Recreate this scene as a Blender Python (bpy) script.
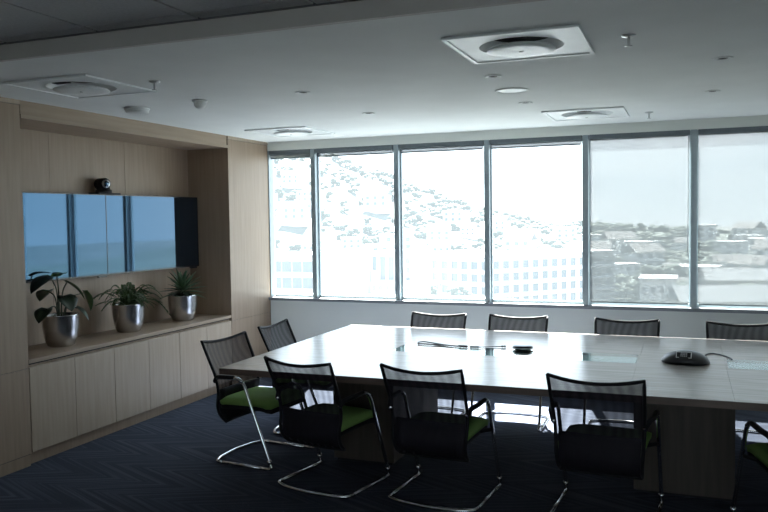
import bpy, bmesh, math, random
from mathutils import Vector, Matrix, noise as mnoise

# ------------------------------------------------------------------ scene, camera, light
S = bpy.context.scene
for o in list(bpy.data.objects):
    bpy.data.objects.remove(o)
COL = S.collection
S.view_settings.view_transform = 'Standard'
S.view_settings.look = 'None'
S.view_settings.gamma = 1.0
S.view_settings.use_curve_mapping = False
S.view_settings.exposure = 0.46
S.cycles.use_denoising = True
S.cycles.max_bounces = 12
S.cycles.diffuse_bounces = 6
S.cycles.transparent_max_bounces = 24
S.cycles.sample_clamp_indirect = 12.0
S.cycles.caustics_reflective = True
S.cycles.blur_glossy = 1.0
S.cycles.caustics_refractive = False

cam = bpy.data.cameras.new('camera')
cam_o = bpy.data.objects.new('camera', cam)
COL.objects.link(cam_o)
r_ = Vector((0.9326, 0.3607, -0.0140))
u_ = Vector((-0.0041, 0.0494, 0.9988))
f_ = Vector((-0.3610, 0.9314, -0.0475))
M = Matrix.Identity(4)
for i in range(3):
    M[i][0], M[i][1], M[i][2] = r_[i], u_[i], -f_[i]
M[0][3], M[1][3], M[2][3] = 4.3634, -7.7097, 1.7322
cam_o.matrix_world = M
cam.sensor_width = 36.0
cam.lens = 781.2 / 768 * 36
cam.clip_start = 0.05
cam.clip_end = 4000
S.camera = cam_o

# sky: pale hazy blue, soft clouds, brighter towards the horizon
W = bpy.data.worlds.new('sky')
S.world = W
W.use_nodes = True
nt = W.node_tree
nt.nodes.clear()
def wn(t, **k):
    n = nt.nodes.new(t)
    for a, b in k.items():
        setattr(n, a, b)
    return n
tc = wn('ShaderNodeTexCoord')
sep = wn('ShaderNodeSeparateXYZ')
nt.links.new(tc.outputs['Generated'], sep.inputs[0])
ramp = wn('ShaderNodeValToRGB')
ramp.color_ramp.elements[0].position = 0.0
ramp.color_ramp.elements[0].color = (0.92, 0.97, 1.0, 1)
ramp.color_ramp.elements[1].position = 0.75
ramp.color_ramp.elements[1].color = (0.42, 0.62, 0.95, 1)
nt.links.new(sep.outputs['Z'], ramp.inputs[0])
mp = wn('ShaderNodeMapping')
mp.inputs['Scale'].default_value = (1.6, 1.6, 7.0)
nt.links.new(tc.outputs['Generated'], mp.inputs['Vector'])
nz = wn('ShaderNodeTexNoise')
nz.inputs['Scale'].default_value = 2.2
nz.inputs['Detail'].default_value = 6
nt.links.new(mp.outputs[0], nz.inputs['Vector'])
cr = wn('ShaderNodeValToRGB')
cr.color_ramp.elements[0].position = 0.46
cr.color_ramp.elements[1].position = 0.72
nt.links.new(nz.outputs['Fac'], cr.inputs[0])
mx = wn('ShaderNodeMixRGB')
mx.inputs[2].default_value = (1.12, 1.14, 1.16, 1)
nt.links.new(cr.outputs[0], mx.inputs[0])
nt.links.new(ramp.outputs[0], mx.inputs[1])
bg = wn('ShaderNodeBackground')
bg.inputs['Strength'].default_value = 3.1
nt.links.new(mx.outputs[0], bg.inputs['Color'])
wo = wn('ShaderNodeOutputWorld')
nt.links.new(bg.outputs[0], wo.inputs[0])

sun = bpy.data.lights.new('sun', 'SUN')
sun.energy = 110.0
sun.angle = math.radians(0.8)
sun.color = (1.0, 0.96, 0.9)
sun_o = bpy.data.objects.new('sun', sun)
COL.objects.link(sun_o)
sun_o.location = (-3, 20, 30)
sun_o.rotation_euler = Vector((0.16, -0.655, -1.0)).to_track_quat('-Z', 'Y').to_euler()

# ------------------------------------------------------------------ materials
MATS = {}
def material(name, col, rough=0.5, metal=0.0, var=0.08, scale=8.0, stretch=(1, 1, 1), bump=0.0, spec=0.5, col2=None, ior=1.5):
    m = bpy.data.materials.new(name)
    m.use_nodes = True
    t = m.node_tree
    b = t.nodes['Principled BSDF']
    c = t.nodes.new('ShaderNodeTexCoord')
    mpn = t.nodes.new('ShaderNodeMapping')
    mpn.inputs['Scale'].default_value = stretch
    t.links.new(c.outputs['Object'], mpn.inputs['Vector'])
    n = t.nodes.new('ShaderNodeTexNoise')
    n.inputs['Scale'].default_value = scale
    n.inputs['Detail'].default_value = 5
    t.links.new(mpn.outputs[0], n.inputs['Vector'])
    rp = t.nodes.new('ShaderNodeValToRGB')
    if col2 is None:
        a = tuple(max(0, x * (1 - var)) for x in col)
        d = tuple(min(1, x * (1 + var)) for x in col)
    else:
        a, d = col, col2
    rp.color_ramp.elements[0].color = (*a, 1)
    rp.color_ramp.elements[1].color = (*d, 1)
    rp.color_ramp.elements[0].position = 0.35
    rp.color_ramp.elements[1].position = 0.65
    t.links.new(n.outputs['Fac'], rp.inputs[0])
    t.links.new(rp.outputs[0], b.inputs['Base Color'])
    b.inputs['Roughness'].default_value = rough
    b.inputs['Metallic'].default_value = metal
    b.inputs['Specular IOR Level'].default_value = spec
    b.inputs['IOR'].default_value = ior
    if bump:
        bp = t.nodes.new('ShaderNodeBump')
        bp.inputs['Strength'].default_value = bump
        bp.inputs['Distance'].default_value = 0.01
        t.links.new(n.outputs['Fac'], bp.inputs['Height'])
        t.links.new(bp.outputs[0], b.inputs['Normal'])
    MATS[name] = m
    return m

material('oak', (0.274, 0.196, 0.137), .5, col2=(0.319, 0.235, 0.168), scale=6, stretch=(6, 6, .35), bump=.05)
material('oak_flat', (0.291, 0.213, 0.151), .5, col2=(0.336, 0.252, 0.182), scale=6, stretch=(6, .35, 6), bump=.05)
material('oak_pale', (0.359, 0.279, 0.208), .45, col2=(0.404, 0.321, 0.244), scale=6, stretch=(6, 6, .35), bump=.04)
material('table_wood', (.41, .37, .335), .25, col2=(.51, .465, .43), scale=5, stretch=(.5, 9, 1), bump=.03)
material('table_edge', (.11, .075, .06), .45, col2=(.15, .105, .085), scale=5, stretch=(.6, .6, 9))
material('base_wood', (.045, .035, .027), .6, col2=(.065, .05, .04), scale=5, stretch=(6, 6, .4))
material('plaster', (.80, .82, .82), .85, var=.02, scale=3)
material('wall_paint', (.74, .765, .715), .75, var=.02, scale=2)
material('tile_paint', (.6, .6, .61), .95, var=.05, scale=60, bump=.15)
material('beam_paint', (.6, .58, .57), .85, var=.02, scale=3)
material('grid_metal', (.2, .2, .205), .5, var=.05)
material('frame_metal', (.30, .355, .38), .38, metal=.25, var=.04, scale=20)
material('sill_metal', (.22, .235, .245), .5, var=.05, scale=12)
material('cassette', (.13, .155, .17), .5, var=.06, scale=20)
material('white_plastic', (.78, .80, .80), .45, var=.02, scale=9)
material('diffuser_white', (.86, .89, .90), .4, var=.03, scale=7)
material('dark_void', (.03, .03, .032), .8, var=.1)
material('chrome', (.75, .75, .76), .12, metal=1.0, var=.03, scale=30)
material('black_plastic', (.010, .010, .012), .6, var=.15, scale=30, spec=.2)
material('green_fabric', (.22, .38, .10), .9, var=.1, scale=180, bump=.2)
material('screen', (.006, .007, .010), .03, var=.05, ior=1.85)
MATS['screen'].node_tree.nodes['Principled BSDF'].inputs['Specular Tint'].default_value = (.26, .60, 1.0, 1)
material('bezel', (.01, .01, .011), .25, var=.1)
material('steel_pot', (.62, .62, .63), .27, metal=1.0, var=.06, scale=4, stretch=(1, 1, 9))
material('soil', (.025, .018, .013), .95, var=.4, scale=60, bump=.5)
material('leaf_dark', (.010, .022, .012), .35, col2=(.022, .045, .022), scale=12)
material('leaf_mid', (.05, .10, .03), .45, col2=(.08, .15, .05), scale=12)
material('leaf_fern', (.035, .07, .022), .55, col2=(.075, .125, .04), scale=20)
material('leaf_spike', (.035, .075, .035), .45, col2=(.09, .15, .075), scale=10, stretch=(1, 1, 1))
material('stem_green', (.04, .055, .025), .6, var=.2)
material('bark', (.05, .038, .028), .9, var=.3, scale=20)
material('phone_black', (.018, .018, .021), .3, var=.15, scale=20)
material('phone_key', (.45, .46, .47), .4, var=.1, scale=40)
material('cable', (.012, .012, .014), .5, var=.1)
material('silver', (.55, .56, .57), .3, metal=.8, var=.05)
material('trough', (.74, .80, .80), .5, var=.05)
# outdoors
material('render_white', (.50, .50, .49), .85, var=.04, scale=.3)
material('render_cream', (.40, .385, .36), .85, var=.05, scale=.3)
material('render_grey', (.50, .51, .52), .85, var=.06, scale=.3)
material('roof_white', (.30, .30, .30), .85, var=.06, scale=.15)
material('roof_tile', (.045, .042, .04), .9, var=.15, scale=.6)
material('roof_grey', (.06, .065, .07), .85, var=.1, scale=.3)
material('far_glass', (.03, .05, .065), .3, var=.2, scale=.2)
material('ground_out', (.016, .020, .016), .95, col2=(.05, .05, .048), scale=.03)
material('hill_ground', (.014, .020, .012), .95, col2=(.035, .04, .03), scale=.02)
material('tree_leaf', (.010, .017, .010), .9, col2=(.024, .034, .018), scale=.5)
material('asphalt', (.22, .22, .23), .9, var=.1, scale=.2)

def tree_of(m):
    return m.node_tree, m.node_tree.nodes['Principled BSDF'], m.node_tree.nodes['Material Output']

# carpet: dark navy with a lighter zig-zag thread
def make_carpet():
    m = material('carpet', (.028, .033, .048), .97, var=.25, scale=90, bump=.4, spec=.1)
    t, b, out = tree_of(m)
    N, L = t.nodes.new, t.links.new
    c = N('ShaderNodeTexCoord')
    s = N('ShaderNodeSeparateXYZ')
    L(c.outputs['Object'], s.inputs[0])
    def math_(op, a, bb=None):
        n = N('ShaderNodeMath'); n.operation = op
        for i, v in enumerate((a, bb)):
            if v is None: continue
            if isinstance(v, (int, float)): n.inputs[i].default_value = v
            else: L(v, n.inputs[i])
        return n.outputs[0]
    # zig-zag along y folds every 0.25 m
    ping = math_('PINGPONG', s.outputs['Y'], 0.25)
    slant = math_('ADD', math_('MULTIPLY', s.outputs['X'], 0.45), math_('MULTIPLY', ping, 1.0))
    nn = N('ShaderNodeTexNoise'); nn.inputs['Scale'].default_value = 3.0
    L(c.outputs['Object'], nn.inputs['Vector'])
    slant = math_('ADD', slant, math_('MULTIPLY', nn.outputs['Fac'], 0.02))
    comb = N('ShaderNodeCombineXYZ')
    L(math_('MULTIPLY', slant, 36.0), comb.inputs[0])
    L(math_('MULTIPLY', s.outputs['Y'], 1.6), comb.inputs[1])
    n2 = N('ShaderNodeTexNoise'); n2.inputs['Scale'].default_value = 1.0; n2.inputs['Detail'].default_value = 3
    L(comb.outputs[0], n2.inputs['Vector'])
    rp = N('ShaderNodeValToRGB')
    rp.color_ramp.elements[0].position = .42; rp.color_ramp.elements[0].color = (.047, .054, .076, 1)
    rp.color_ramp.elements[1].position = .68; rp.color_ramp.elements[1].color = (.086, .098, .130, 1)
    L(n2.outputs['Fac'], rp.inputs[0])
    L(rp.outputs[0], b.inputs['Base Color'])
make_carpet()

# window glass: clear, plus a bluish translucent veil imitating outdoor haze and glare
def schlick(t, f0, f90=1.0, p=5.0):
    lw = t.nodes.new('ShaderNodeLayerWeight'); lw.inputs['Blend'].default_value = .5
    pw = t.nodes.new('ShaderNodeMath'); pw.operation = 'POWER'; pw.inputs[1].default_value = p
    t.links.new(lw.outputs['Facing'], pw.inputs[0])
    mr = t.nodes.new('ShaderNodeMapRange'); mr.inputs['To Min'].default_value = f0; mr.inputs['To Max'].default_value = f90
    t.links.new(pw.outputs[0], mr.inputs['Value'])
    return mr.outputs[0]
def make_glass():
    m = bpy.data.materials.new('window_glass'); m.use_nodes = True
    t = m.node_tree; t.nodes.clear(); N, L = t.nodes.new, t.links.new
    out = N('ShaderNodeOutputMaterial')
    tr = N('ShaderNodeBsdfTransparent'); tr.inputs[0].default_value = (.93, .97, .98, 1)
    tl = N('ShaderNodeBsdfTranslucent'); tl.inputs[0].default_value = (.76, .90, 1, 1)
    c = N('ShaderNodeTexCoord'); n = N('ShaderNodeTexNoise'); n.inputs['Scale'].default_value = 3.1
    L(c.outputs['Object'], n.inputs['Vector'])
    mr = N('ShaderNodeMapRange'); mr.inputs['To Min'].default_value = .014; mr.inputs['To Max'].default_value = .017
    L(n.outputs['Fac'], mr.inputs['Value'])
    mix = N('ShaderNodeMixShader')
    L(mr.outputs[0], mix.inputs[0]); L(tr.outputs[0], mix.inputs[1]); L(tl.outputs[0], mix.inputs[2])
    gl = N('ShaderNodeBsdfGlossy'); gl.inputs['Roughness'].default_value = .02
    fr = schlick(t, .025, .8)
    mix2 = N('ShaderNodeMixShader')
    L(fr, mix2.inputs[0]); L(mix.outputs[0], mix2.inputs[1]); L(gl.outputs[0], mix2.inputs[2])
    L(mix2.outputs[0], out.inputs[0])
    MATS['window_glass'] = m
make_glass()

# woven, partly see-through fabrics
def make_mesh_fabric(name, col, opacity, amp, scale, trans=0.0, dist=6.0):
    m = bpy.data.materials.new(name); m.use_nodes = True
    t, b, out = tree_of(m); N, L = t.nodes.new, t.links.new
    b.inputs['Base Color'].default_value = (*col, 1); b.inputs['Roughness'].default_value = .7
    b.inputs['Specular IOR Level'].default_value = .25
    tr = N('ShaderNodeBsdfTransparent')
    c = N('ShaderNodeTexCoord')
    wv = N('ShaderNodeTexWave'); wv.inputs['Scale'].default_value = scale
    wv.inputs['Distortion'].default_value = dist; wv.inputs['Detail'].default_value = 1.0
    wv.inputs['Detail Scale'].default_value = .35
    L(c.outputs['Object'], wv.inputs['Vector'])
    mr = N('ShaderNodeMapRange')
    mr.inputs['To Min'].default_value = opacity - amp; mr.inputs['To Max'].default_value = opacity + amp
    L(wv.outputs['Fac'], mr.inputs['Value'])
    surf = b.outputs[0]
    if trans:
        tl = N('ShaderNodeBsdfTranslucent'); tl.inputs[0].default_value = (.9, .97, 1, 1)
        mm = N('ShaderNodeMixShader'); mm.inputs[0].default_value = trans
        L(b.outputs[0], mm.inputs[1]); L(tl.outputs[0], mm.inputs[2]); surf = mm.outputs[0]
    mix = N('ShaderNodeMixShader')
    L(mr.outputs[0], mix.inputs[0]); L(tr.outputs[0], mix.inputs[1]); L(surf, mix.inputs[2])
    L(mix.outputs[0], out.inputs[0])
    MATS[name] = m
make_mesh_fabric('mesh_fabric', (.020, .018, .026), .80, .04, 5.0, dist=18.0)
make_mesh_fabric('blind_fabric', (.20, .22, .225), .625, .012, 60.0, trans=.012, dist=.5)

# the glass lid of the cable trough: greenish and mirror-like
def make_lid():
    m = bpy.data.materials.new('lid_glass'); m.use_nodes = True
    t = m.node_tree; t.nodes.clear(); N, L = t.nodes.new, t.links.new
    out = N('ShaderNodeOutputMaterial')
    tr = N('ShaderNodeBsdfTransparent'); tr.inputs[0].default_value = (.86, .95, .94, 1)
    gl = N('ShaderNodeBsdfGlossy'); gl.inputs['Roughness'].default_value = .015
    c = N('ShaderNodeTexCoord'); n = N('ShaderNodeTexNoise'); n.inputs['Scale'].default_value = 4
    L(c.outputs['Object'], n.inputs['Vector'])
    mr = N('ShaderNodeMapRange'); mr.inputs['To Min'].default_value = .01; mr.inputs['To Max'].default_value = .03
    L(n.outputs['Fac'], mr.inputs['Value']); L(mr.outputs[0], gl.inputs['Roughness'])
    fr = schlick(t, .10)
    mix = N('ShaderNodeMixShader')
    L(fr, mix.inputs[0]); L(tr.outputs[0], mix.inputs[1]); L(gl.outputs[0], mix.inputs[2])
    L(mix.outputs[0], out.inputs[0]); MATS['lid_glass'] = m
make_lid()

# ------------------------------------------------------------------ mesh helpers
def finish(name, bm, mat, parent=None, smooth=False, bevel=0.0):
    me = bpy.data.meshes.new(name)
    bmesh.ops.recalc_face_normals(bm, faces=bm.faces)
    bm.to_mesh(me); bm.free()
    if smooth:
        for p in me.polygons: p.use_smooth = True
    me.materials.append(MATS[mat])
    o = bpy.data.objects.new(name, me)
    COL.objects.link(o)
    if parent is not None: o.parent = parent
    if bevel:
        b = o.modifiers.new('bevel', 'BEVEL'); b.width = bevel; b.segments = 2; b.limit_method = 'ANGLE'
    return o

def add_box(bm, x0, x1, y0, y1, z0, z1):
    v = [bm.verts.new((x, y, z)) for z in (z0, z1) for y in (y0, y1) for x in (x0, x1)]
    for f in ((0, 1, 3, 2), (4, 5, 7, 6), (0, 1, 5, 4), (2, 3, 7, 6), (0, 2, 6, 4), (1, 3, 7, 5)):
        bm.faces.new([v[i] for i in f])

def box(name, mat, x0, x1, y0, y1, z0, z1, parent=None, bevel=0.0):
    bm = bmesh.new(); add_box(bm, x0, x1, y0, y1, z0, z1)
    return finish(name, bm, mat, parent, bevel=bevel)

def smooth_path(pts, n=8):
    P = [Vector(p) for p in pts]
    P = [P[0] * 2 - P[1]] + P + [P[-1] * 2 - P[-2]]
    out = []
    for i in range(1, len(P) - 2):
        a, b, c, d = P[i - 1:i + 3]
        for k in range(n):
            t = k / n
            out.append(0.5 * ((2 * b) + (c - a) * t + (2 * a - 5 * b + 4 * c - d) * t * t + (3 * b - a - 3 * c + d) * t ** 3))
    out.append(P[-2])
    return out

def round_path(pts, rad, n=5):
    P = [Vector(p) for p in pts]; out = [P[0]]
    for i in range(1, len(P) - 1):
        a, b, c = P[i - 1], P[i], P[i + 1]
        d1, d2 = (a - b), (c - b)
        r = min(rad, d1.length * .48, d2.length * .48)
        p1, p2 = b + d1.normalized() * r, b + d2.normalized() * r
        for k in range(n + 1):
            t = k / n
            out.append(p1 * (1 - t) ** 2 + b * 2 * t * (1 - t) + p2 * t * t)
    out.append(P[-1])
    return out

def add_tube(bm, path, r, seg=8, radii=None):
    prev = None; rings = []
    nrm = None
    for i, p in enumerate(path):
        a = path[max(i - 1, 0)]; b = path[min(i + 1, len(path) - 1)]
        t = (b - a).normalized()
        if nrm is None:
            nrm = t.orthogonal().normalized()
        nrm = (nrm - t * nrm.dot(t)).normalized()
        bn = t.cross(nrm)
        rr = radii[i] if radii else r
        rings.append([bm.verts.new(p + nrm * (math.cos(2 * math.pi * k / seg) * rr) + bn * (math.sin(2 * math.pi * k / seg) * rr)) for k in range(seg)])
    for i in range(len(rings) - 1):
        for k in range(seg):
            bm.faces.new((rings[i][k], rings[i][(k + 1) % seg], rings[i + 1][(k + 1) % seg], rings[i + 1][k]))
    bm.faces.new(rings[0]); bm.faces.new(rings[-1])

def tube(name, mat, path, r, parent=None, seg=8, radii=None):
    bm = bmesh.new(); add_tube(bm, path, r, seg, radii)
    return finish(name, bm, mat, parent, smooth=True)

def add_lathe(bm, prof, cx=0, cy=0, seg=32, cap=True):
    rings = []
    for (r, z) in prof:
        rings.append([bm.verts.new((cx + r * math.cos(2 * math.pi * k / seg), cy + r * math.sin(2 * math.pi * k / seg), z)) for k in range(seg)])
    for i in range(len(rings) - 1):
        for k in range(seg):
            bm.faces.new((rings[i][k], rings[i][(k + 1) % seg], rings[i + 1][(k + 1) % seg], rings[i + 1][k]))
    if cap:
        bm.faces.new(rings[0]); bm.faces.new(rings[-1])

def lathe(name, mat, prof, cx=0, cy=0, parent=None, seg=32, cap=True, smooth=True):
    bm = bmesh.new(); add_lathe(bm, prof, cx, cy, seg, cap)
    o = finish(name, bm, mat, parent, smooth=False)
    if smooth:
        me = o.data
        for p in me.polygons: p.use_smooth = len(p.vertices) == 4
    return o

def tag(o, label, cat, group=None, kind=None):
    o['label'] = label; o['category'] = cat
    if group: o['group'] = group
    if kind: o['kind'] = kind
    return o

def thing(name, label, cat, loc=(0, 0, 0), rz=0.0, group=None, kind=None):
    o = bpy.data.objects.new(name, None); COL.objects.link(o)
    o.empty_display_size = .1
    o.location = loc; o.rotation_euler = (0, 0, rz)
    return tag(o, label, cat, group, kind)

def kids(o):
    return [c for c in bpy.data.objects if c.parent is o]

def copy_tree(o, parent=None, cache=None):
    c = o.copy(); COL.objects.link(c)
    if parent is not None:
        c.parent = parent
    for ch in kids(o):
        copy_tree(ch, c)
    return c

# ------------------------------------------------------------------ the room
ZC = 2.60          # plaster ceiling
XR = 8.35          # right-hand wall
YF = -11.0         # wall behind the camera
ZH, ZS = 2.506, 0.84
MX = [0.0] + [0.555 + 0.9675 * k for k in range(9)]    # mullion centres
MX[0] = -0.01

fl = box('floor', 'carpet', -.6, XR + .2, YF - .2, .25, -.12, 0)
tag(fl, 'dark navy carpet with lighter zig-zag thread across the room', 'floor', kind='structure')

bm = bmesh.new()
gx = [-.6, .49, 1.03, 3.31, 3.85, XR + .2]; gy = [-4.5, -3.985, -3.465, -1.12, -.60, .02]
for i in range(5):
    for j in range(5):
        if i in (1, 3) and j in (1, 3): continue
        add_box(bm, gx[i], gx[i + 1], gy[j], gy[j + 1], ZC, ZC + .12)
bmesh.ops.remove_doubles(bm, verts=bm.verts, dist=.0001)
add_box(bm, -.6, XR + .2, -4.5, .02, ZC + .12, ZC + .2)
c1 = finish('ceiling', bm, 'plaster')
tag(c1, 'white plaster ceiling over the conference table', 'ceiling', kind='structure')
b1 = box('trim_1', 'beam_paint', 0, XR, -4.53, -4.5, ZC, 2.86)
tag(b1, 'white vertical face where plaster ceiling steps up to tiles', 'ceiling step', kind='structure')
c2 = box('ceiling', 'tile_paint', -.6, XR + .2, YF - .2, -4.53, 2.735, 2.86)
tag(c2, 'raised grey tile ceiling with dark grid lines', 'ceiling', kind='structure')
# ceiling tiles: each one its own piece
TZ = 2.683
bm = bmesh.new(); add_box(bm, .008, .592, .008, .592, 0, .018)
tile0 = finish('ceiling_tile', bm, 'tile_paint', c2)
xs = [-.17 + .6 * k for k in range(15)]
ys = [-4.65 - .6 * k for k in range(1, 11)]
first = True
for y in ys:
    for x in xs:
        if x + .6 > XR or x < 0: continue
        t = tile0 if first else tile0.copy()
        if not first: COL.objects.link(t); t.parent = c2
        first = False
        t.location = (x, y, TZ)
bm = bmesh.new(); add_box(bm, .008, .592, .008, .112, 0, .018)
edge0 = finish('ceiling_tile', bm, 'tile_paint', c2); first = True
for x in xs:
    if x + .6 > XR or x < 0: continue
    t = edge0 if first else edge0.copy()
    if not first: COL.objects.link(t); t.parent = c2
    first = False
    t.location = (x, -4.65, TZ)
for y in [-4.65 - .6 * k for k in range(0, 11)]:
    box('grid_bar', 'grid_metal', 0, XR, y - .012, y + .008, TZ + .008, TZ + .03, c2)
box('grid_bar', 'grid_metal', 0, XR, -4.555, -4.53, TZ - .002, TZ + .03, c2)
for x in xs:
    box('grid_bar', 'grid_metal', x - .012, x + .008, -10.6, -4.53, TZ + .008, TZ + .03, c2)

wb = bmesh.new()
add_box(wb, -.6, XR + .2, 0, .12, 0, ZS)
add_box(wb, -.6, XR + .2, 0, .11, ZH, ZC + .12)
add_box(wb, -.6, -.03, 0, .12, ZS, ZH)
wbo = finish('wall_back', wb, 'wall_paint')
tag(wbo, 'pale grey wall below and above the long window band', 'wall', kind='structure')
wr = box('wall_right', 'wall_paint', XR, XR + .2, YF - .2, .2, 0, 2.86)
tag(wr, 'pale painted wall opposite the oak panelling', 'wall', kind='structure')
wm = bmesh.new()
add_box(wm, -.6, XR + .2, YF - .2, YF, 0, ZS); add_box(wm, -.6, XR + .2, YF - .2, YF, ZH, 2.86)
add_box(wm, -.6, 3.2, YF - .2, YF, ZS, ZH); add_box(wm, 7.6, XR + .2, YF - .2, YF, ZS, ZH)
wf = finish('wall_front', wm, 'wall_paint')
tag(wf, 'pale painted wall facing the windows', 'wall', kind='structure')
wl = box('wall_left', 'oak', -.72, -.52, YF - .2, .2, 0, 2.86)
tag(wl, 'oak panelled wall with a recessed television niche', 'wall', kind='structure')

NY0, NY1 = -3.48, -0.815        # niche
NB = -.49                       # niche back
# piers beside the niche, cut at worktop height, with a top strip
def pier(y0, y1, seams):
    ys_ = [y0] + seams + [y1]
    for a, b in zip(ys_[:-1], ys_[1:]):
        box('oak_panel', 'oak', NB, 0, a + .0015, b - .0015, .705, 2.565, wl)
        box('oak_panel', 'oak', NB, 0, a + .0015, b - .0015, .09, .702, wl)
    box('pier_core', 'dark_void', NB, -.006, y0 + .004, y1 - .004, .085, 2.6, wl)
    box('top_strip', 'oak_pale', -.04, .004, y0 + .001, y1 - .001, 2.568, 2.6, wl)
    box('pier_plinth', 'oak', NB, -.012, y0 + .001, y1 - .001, 0, .087, wl)
pier(NY1, -.002, [])
pier(-9.0, NY0, [-4.9, -6.3, -7.7])
box('oak_panel', 'oak', NB, 0, YF, -9.0, 0, 2.6, wl)
box('niche_header', 'oak_flat', -.03, 0, NY0 + .002, NY1 - .022, 2.505, 2.6, wl)
box('soffit_board', 'oak_flat', NB, .006, NY0 + .002, NY1 - .002, 2.475, 2.503, wl)
for k, (a, b) in enumerate(((NY0, -2.72), (-2.72, -1.80), (-1.80, NY1))):
    box('niche_back_panel', 'oak', -.52, NB, a + .0015, b - .0015, .765, 2.475, wl)

# sideboard: three units with two doors each, one worktop, one plinth
names = ['oak sideboard unit under the broad-leaved plant', 'oak sideboard unit under the fern pot', 'oak sideboard unit under the spiky plant by the window pier']
dw = (NY1 - NY0 - .01) / 6
for u in range(3):
    y0 = NY0 + .005 + 2 * dw * u
    t = thing('sideboard_cabinet', names[u], 'cabinet', (0, 0, 0), group='sideboard units')
    box('body', 'oak', NB + .01, -.024, y0 + .002, y0 + 2 * dw - .002, .09, .72, t)
    for k in range(2):
        d = box('door', 'oak_pale', -.022, 0, y0 + k * dw + .002, y0 + (k + 1) * dw - .002, .095, .706, t, bevel=.0015)
tag(box('worktop', 'oak_flat', NB, .0, NY0 + .003, NY1 - .003, .735, .765, bevel=.002), 'long oak shelf top over the sideboard doors carrying plant pots', 'worktop')
tag(box('baseboard_left', 'oak', NB, -.045, NY0 + .003, NY1 - .003, 0, .089), 'recessed oak plinth under the sideboard', 'plinth', kind='structure')
tag(box('trim_2', 'dark_void', NB + .02, -.03, NY0 + .003, NY1 - .003, .7215, .734), 'dark shadow gap under the sideboard top', 'trim', kind='structure')

# ------------------------------------------------------------------ windows and blinds
GY = .085
for k in range(4):                                                          # added fill-light windows in the unseen wall behind the camera
    x0 = 3.2 + 1.1 * k
    bm = bmesh.new()
    add_box(bm, x0, x0 + .04, YF - .16, YF - .02, ZS, ZH); add_box(bm, x0 + 1.06, x0 + 1.1, YF - .16, YF - .02, ZS, ZH)
    add_box(bm, x0 + .04, x0 + 1.06, YF - .16, YF - .02, ZS, ZS + .04); add_box(bm, x0 + .04, x0 + 1.06, YF - .16, YF - .02, ZH - .04, ZH)
    w = finish('window_%d' % (k + 10), bm, 'frame_metal')
    tag(w, 'added grey fill-light window frame facing the window band, number %s from the oak wall' % ['one', 'two', 'three', 'four'][k], 'window', kind='structure')
    box('pane', 'window_glass', x0 + .038, x0 + 1.062, YF - .086, YF - .08, ZS + .038, ZH - .038, w)
for k in range(9):
    x0, x1 = MX[k], MX[k + 1]
    bm = bmesh.new()
    add_box(bm, x1 - .026, x1 + .026, .0, .12, ZS + .03, ZH)                 # mullion
    add_box(bm, x1 - .038, x1 + .038, .065, .105, ZS + .03, ZH)               # glazing pocket
    if k == 0:
        add_box(bm, -.03, .01, .0, .12, ZS, ZH)
    add_box(bm, x0 + .038, x1 - .038, .065, .105, ZS + .03, ZS + .06)         # bottom rail
    add_box(bm, x0 + .038, x1 - .038, .065, .105, ZH - .05, ZH)               # top rail
    w = finish('window_%d' % (k + 1), bm, 'frame_metal')
    state = 'uncovered' if k < 4 else 'covered by a lowered blind'
    tag(w, ['tall grey window frame beside the oak pier', 'grey window frame, second from the oak pier', 'grey window frame, third from the oak pier', 'grey window frame, fourth from the oak pier, last with its blind raised', 'grey window frame with first lowered blind', 'grey window frame with second lowered blind', 'grey window frame with third lowered blind', 'grey window frame with fourth lowered blind', 'grey window frame in the far corner'][k], 'window', kind='structure')
    box('pane', 'window_glass', x0 + .036, x1 - .036, GY - .003, GY + .003, ZS + .058, ZH - .048, w)
tag(box('trim_3', 'sill_metal', 0.0, XR, -.045, .065, ZS, ZS + .032), 'long dark grey window sill', 'sill', kind='structure')

for k in range(9):
    x0, x1 = MX[k] + .036, MX[k + 1] - .036
    if k == 0: x0 = .012
    down = k >= 4
    labels = ['raised roller blind beside the oak pier', 'raised roller blind of the second window from the oak pier', 'raised roller blind of the third window from the oak pier', 'raised roller blind next to a lowered one',
              'lowered grey see-through roller blind next to a raised one', 'lowered grey see-through roller blind, second along', 'lowered grey see-through roller blind, third along', 'lowered grey see-through roller blind, fourth along', 'lowered grey see-through roller blind in the far corner']
    t = thing('roller_blind', labels[k], 'blind', ((x0 + x1) / 2, .033, 2.4), group='roller blinds along the window band')
    h = (x1 - x0) / 2
    box('cassette', 'cassette', -h, h, -.03, .03, .062, .106, t)
    zb = -1.49 if down else .03
    box('fabric', 'blind_fabric', -h + .001, h - .001, -.001, .001, zb, .064, t)
    box('hem_bar', 'cassette', -h + .008, h - .008, -.006, .006, zb - .014, zb, t)
    if down or k == 1:
        pth = [Vector((h - .01, -.02, .07)), Vector((h - .01, -.02, -.55)), Vector((h - .018, -.02, -1.05))]
        tube('chain', 'silver', pth, .003, t, 6)

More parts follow.
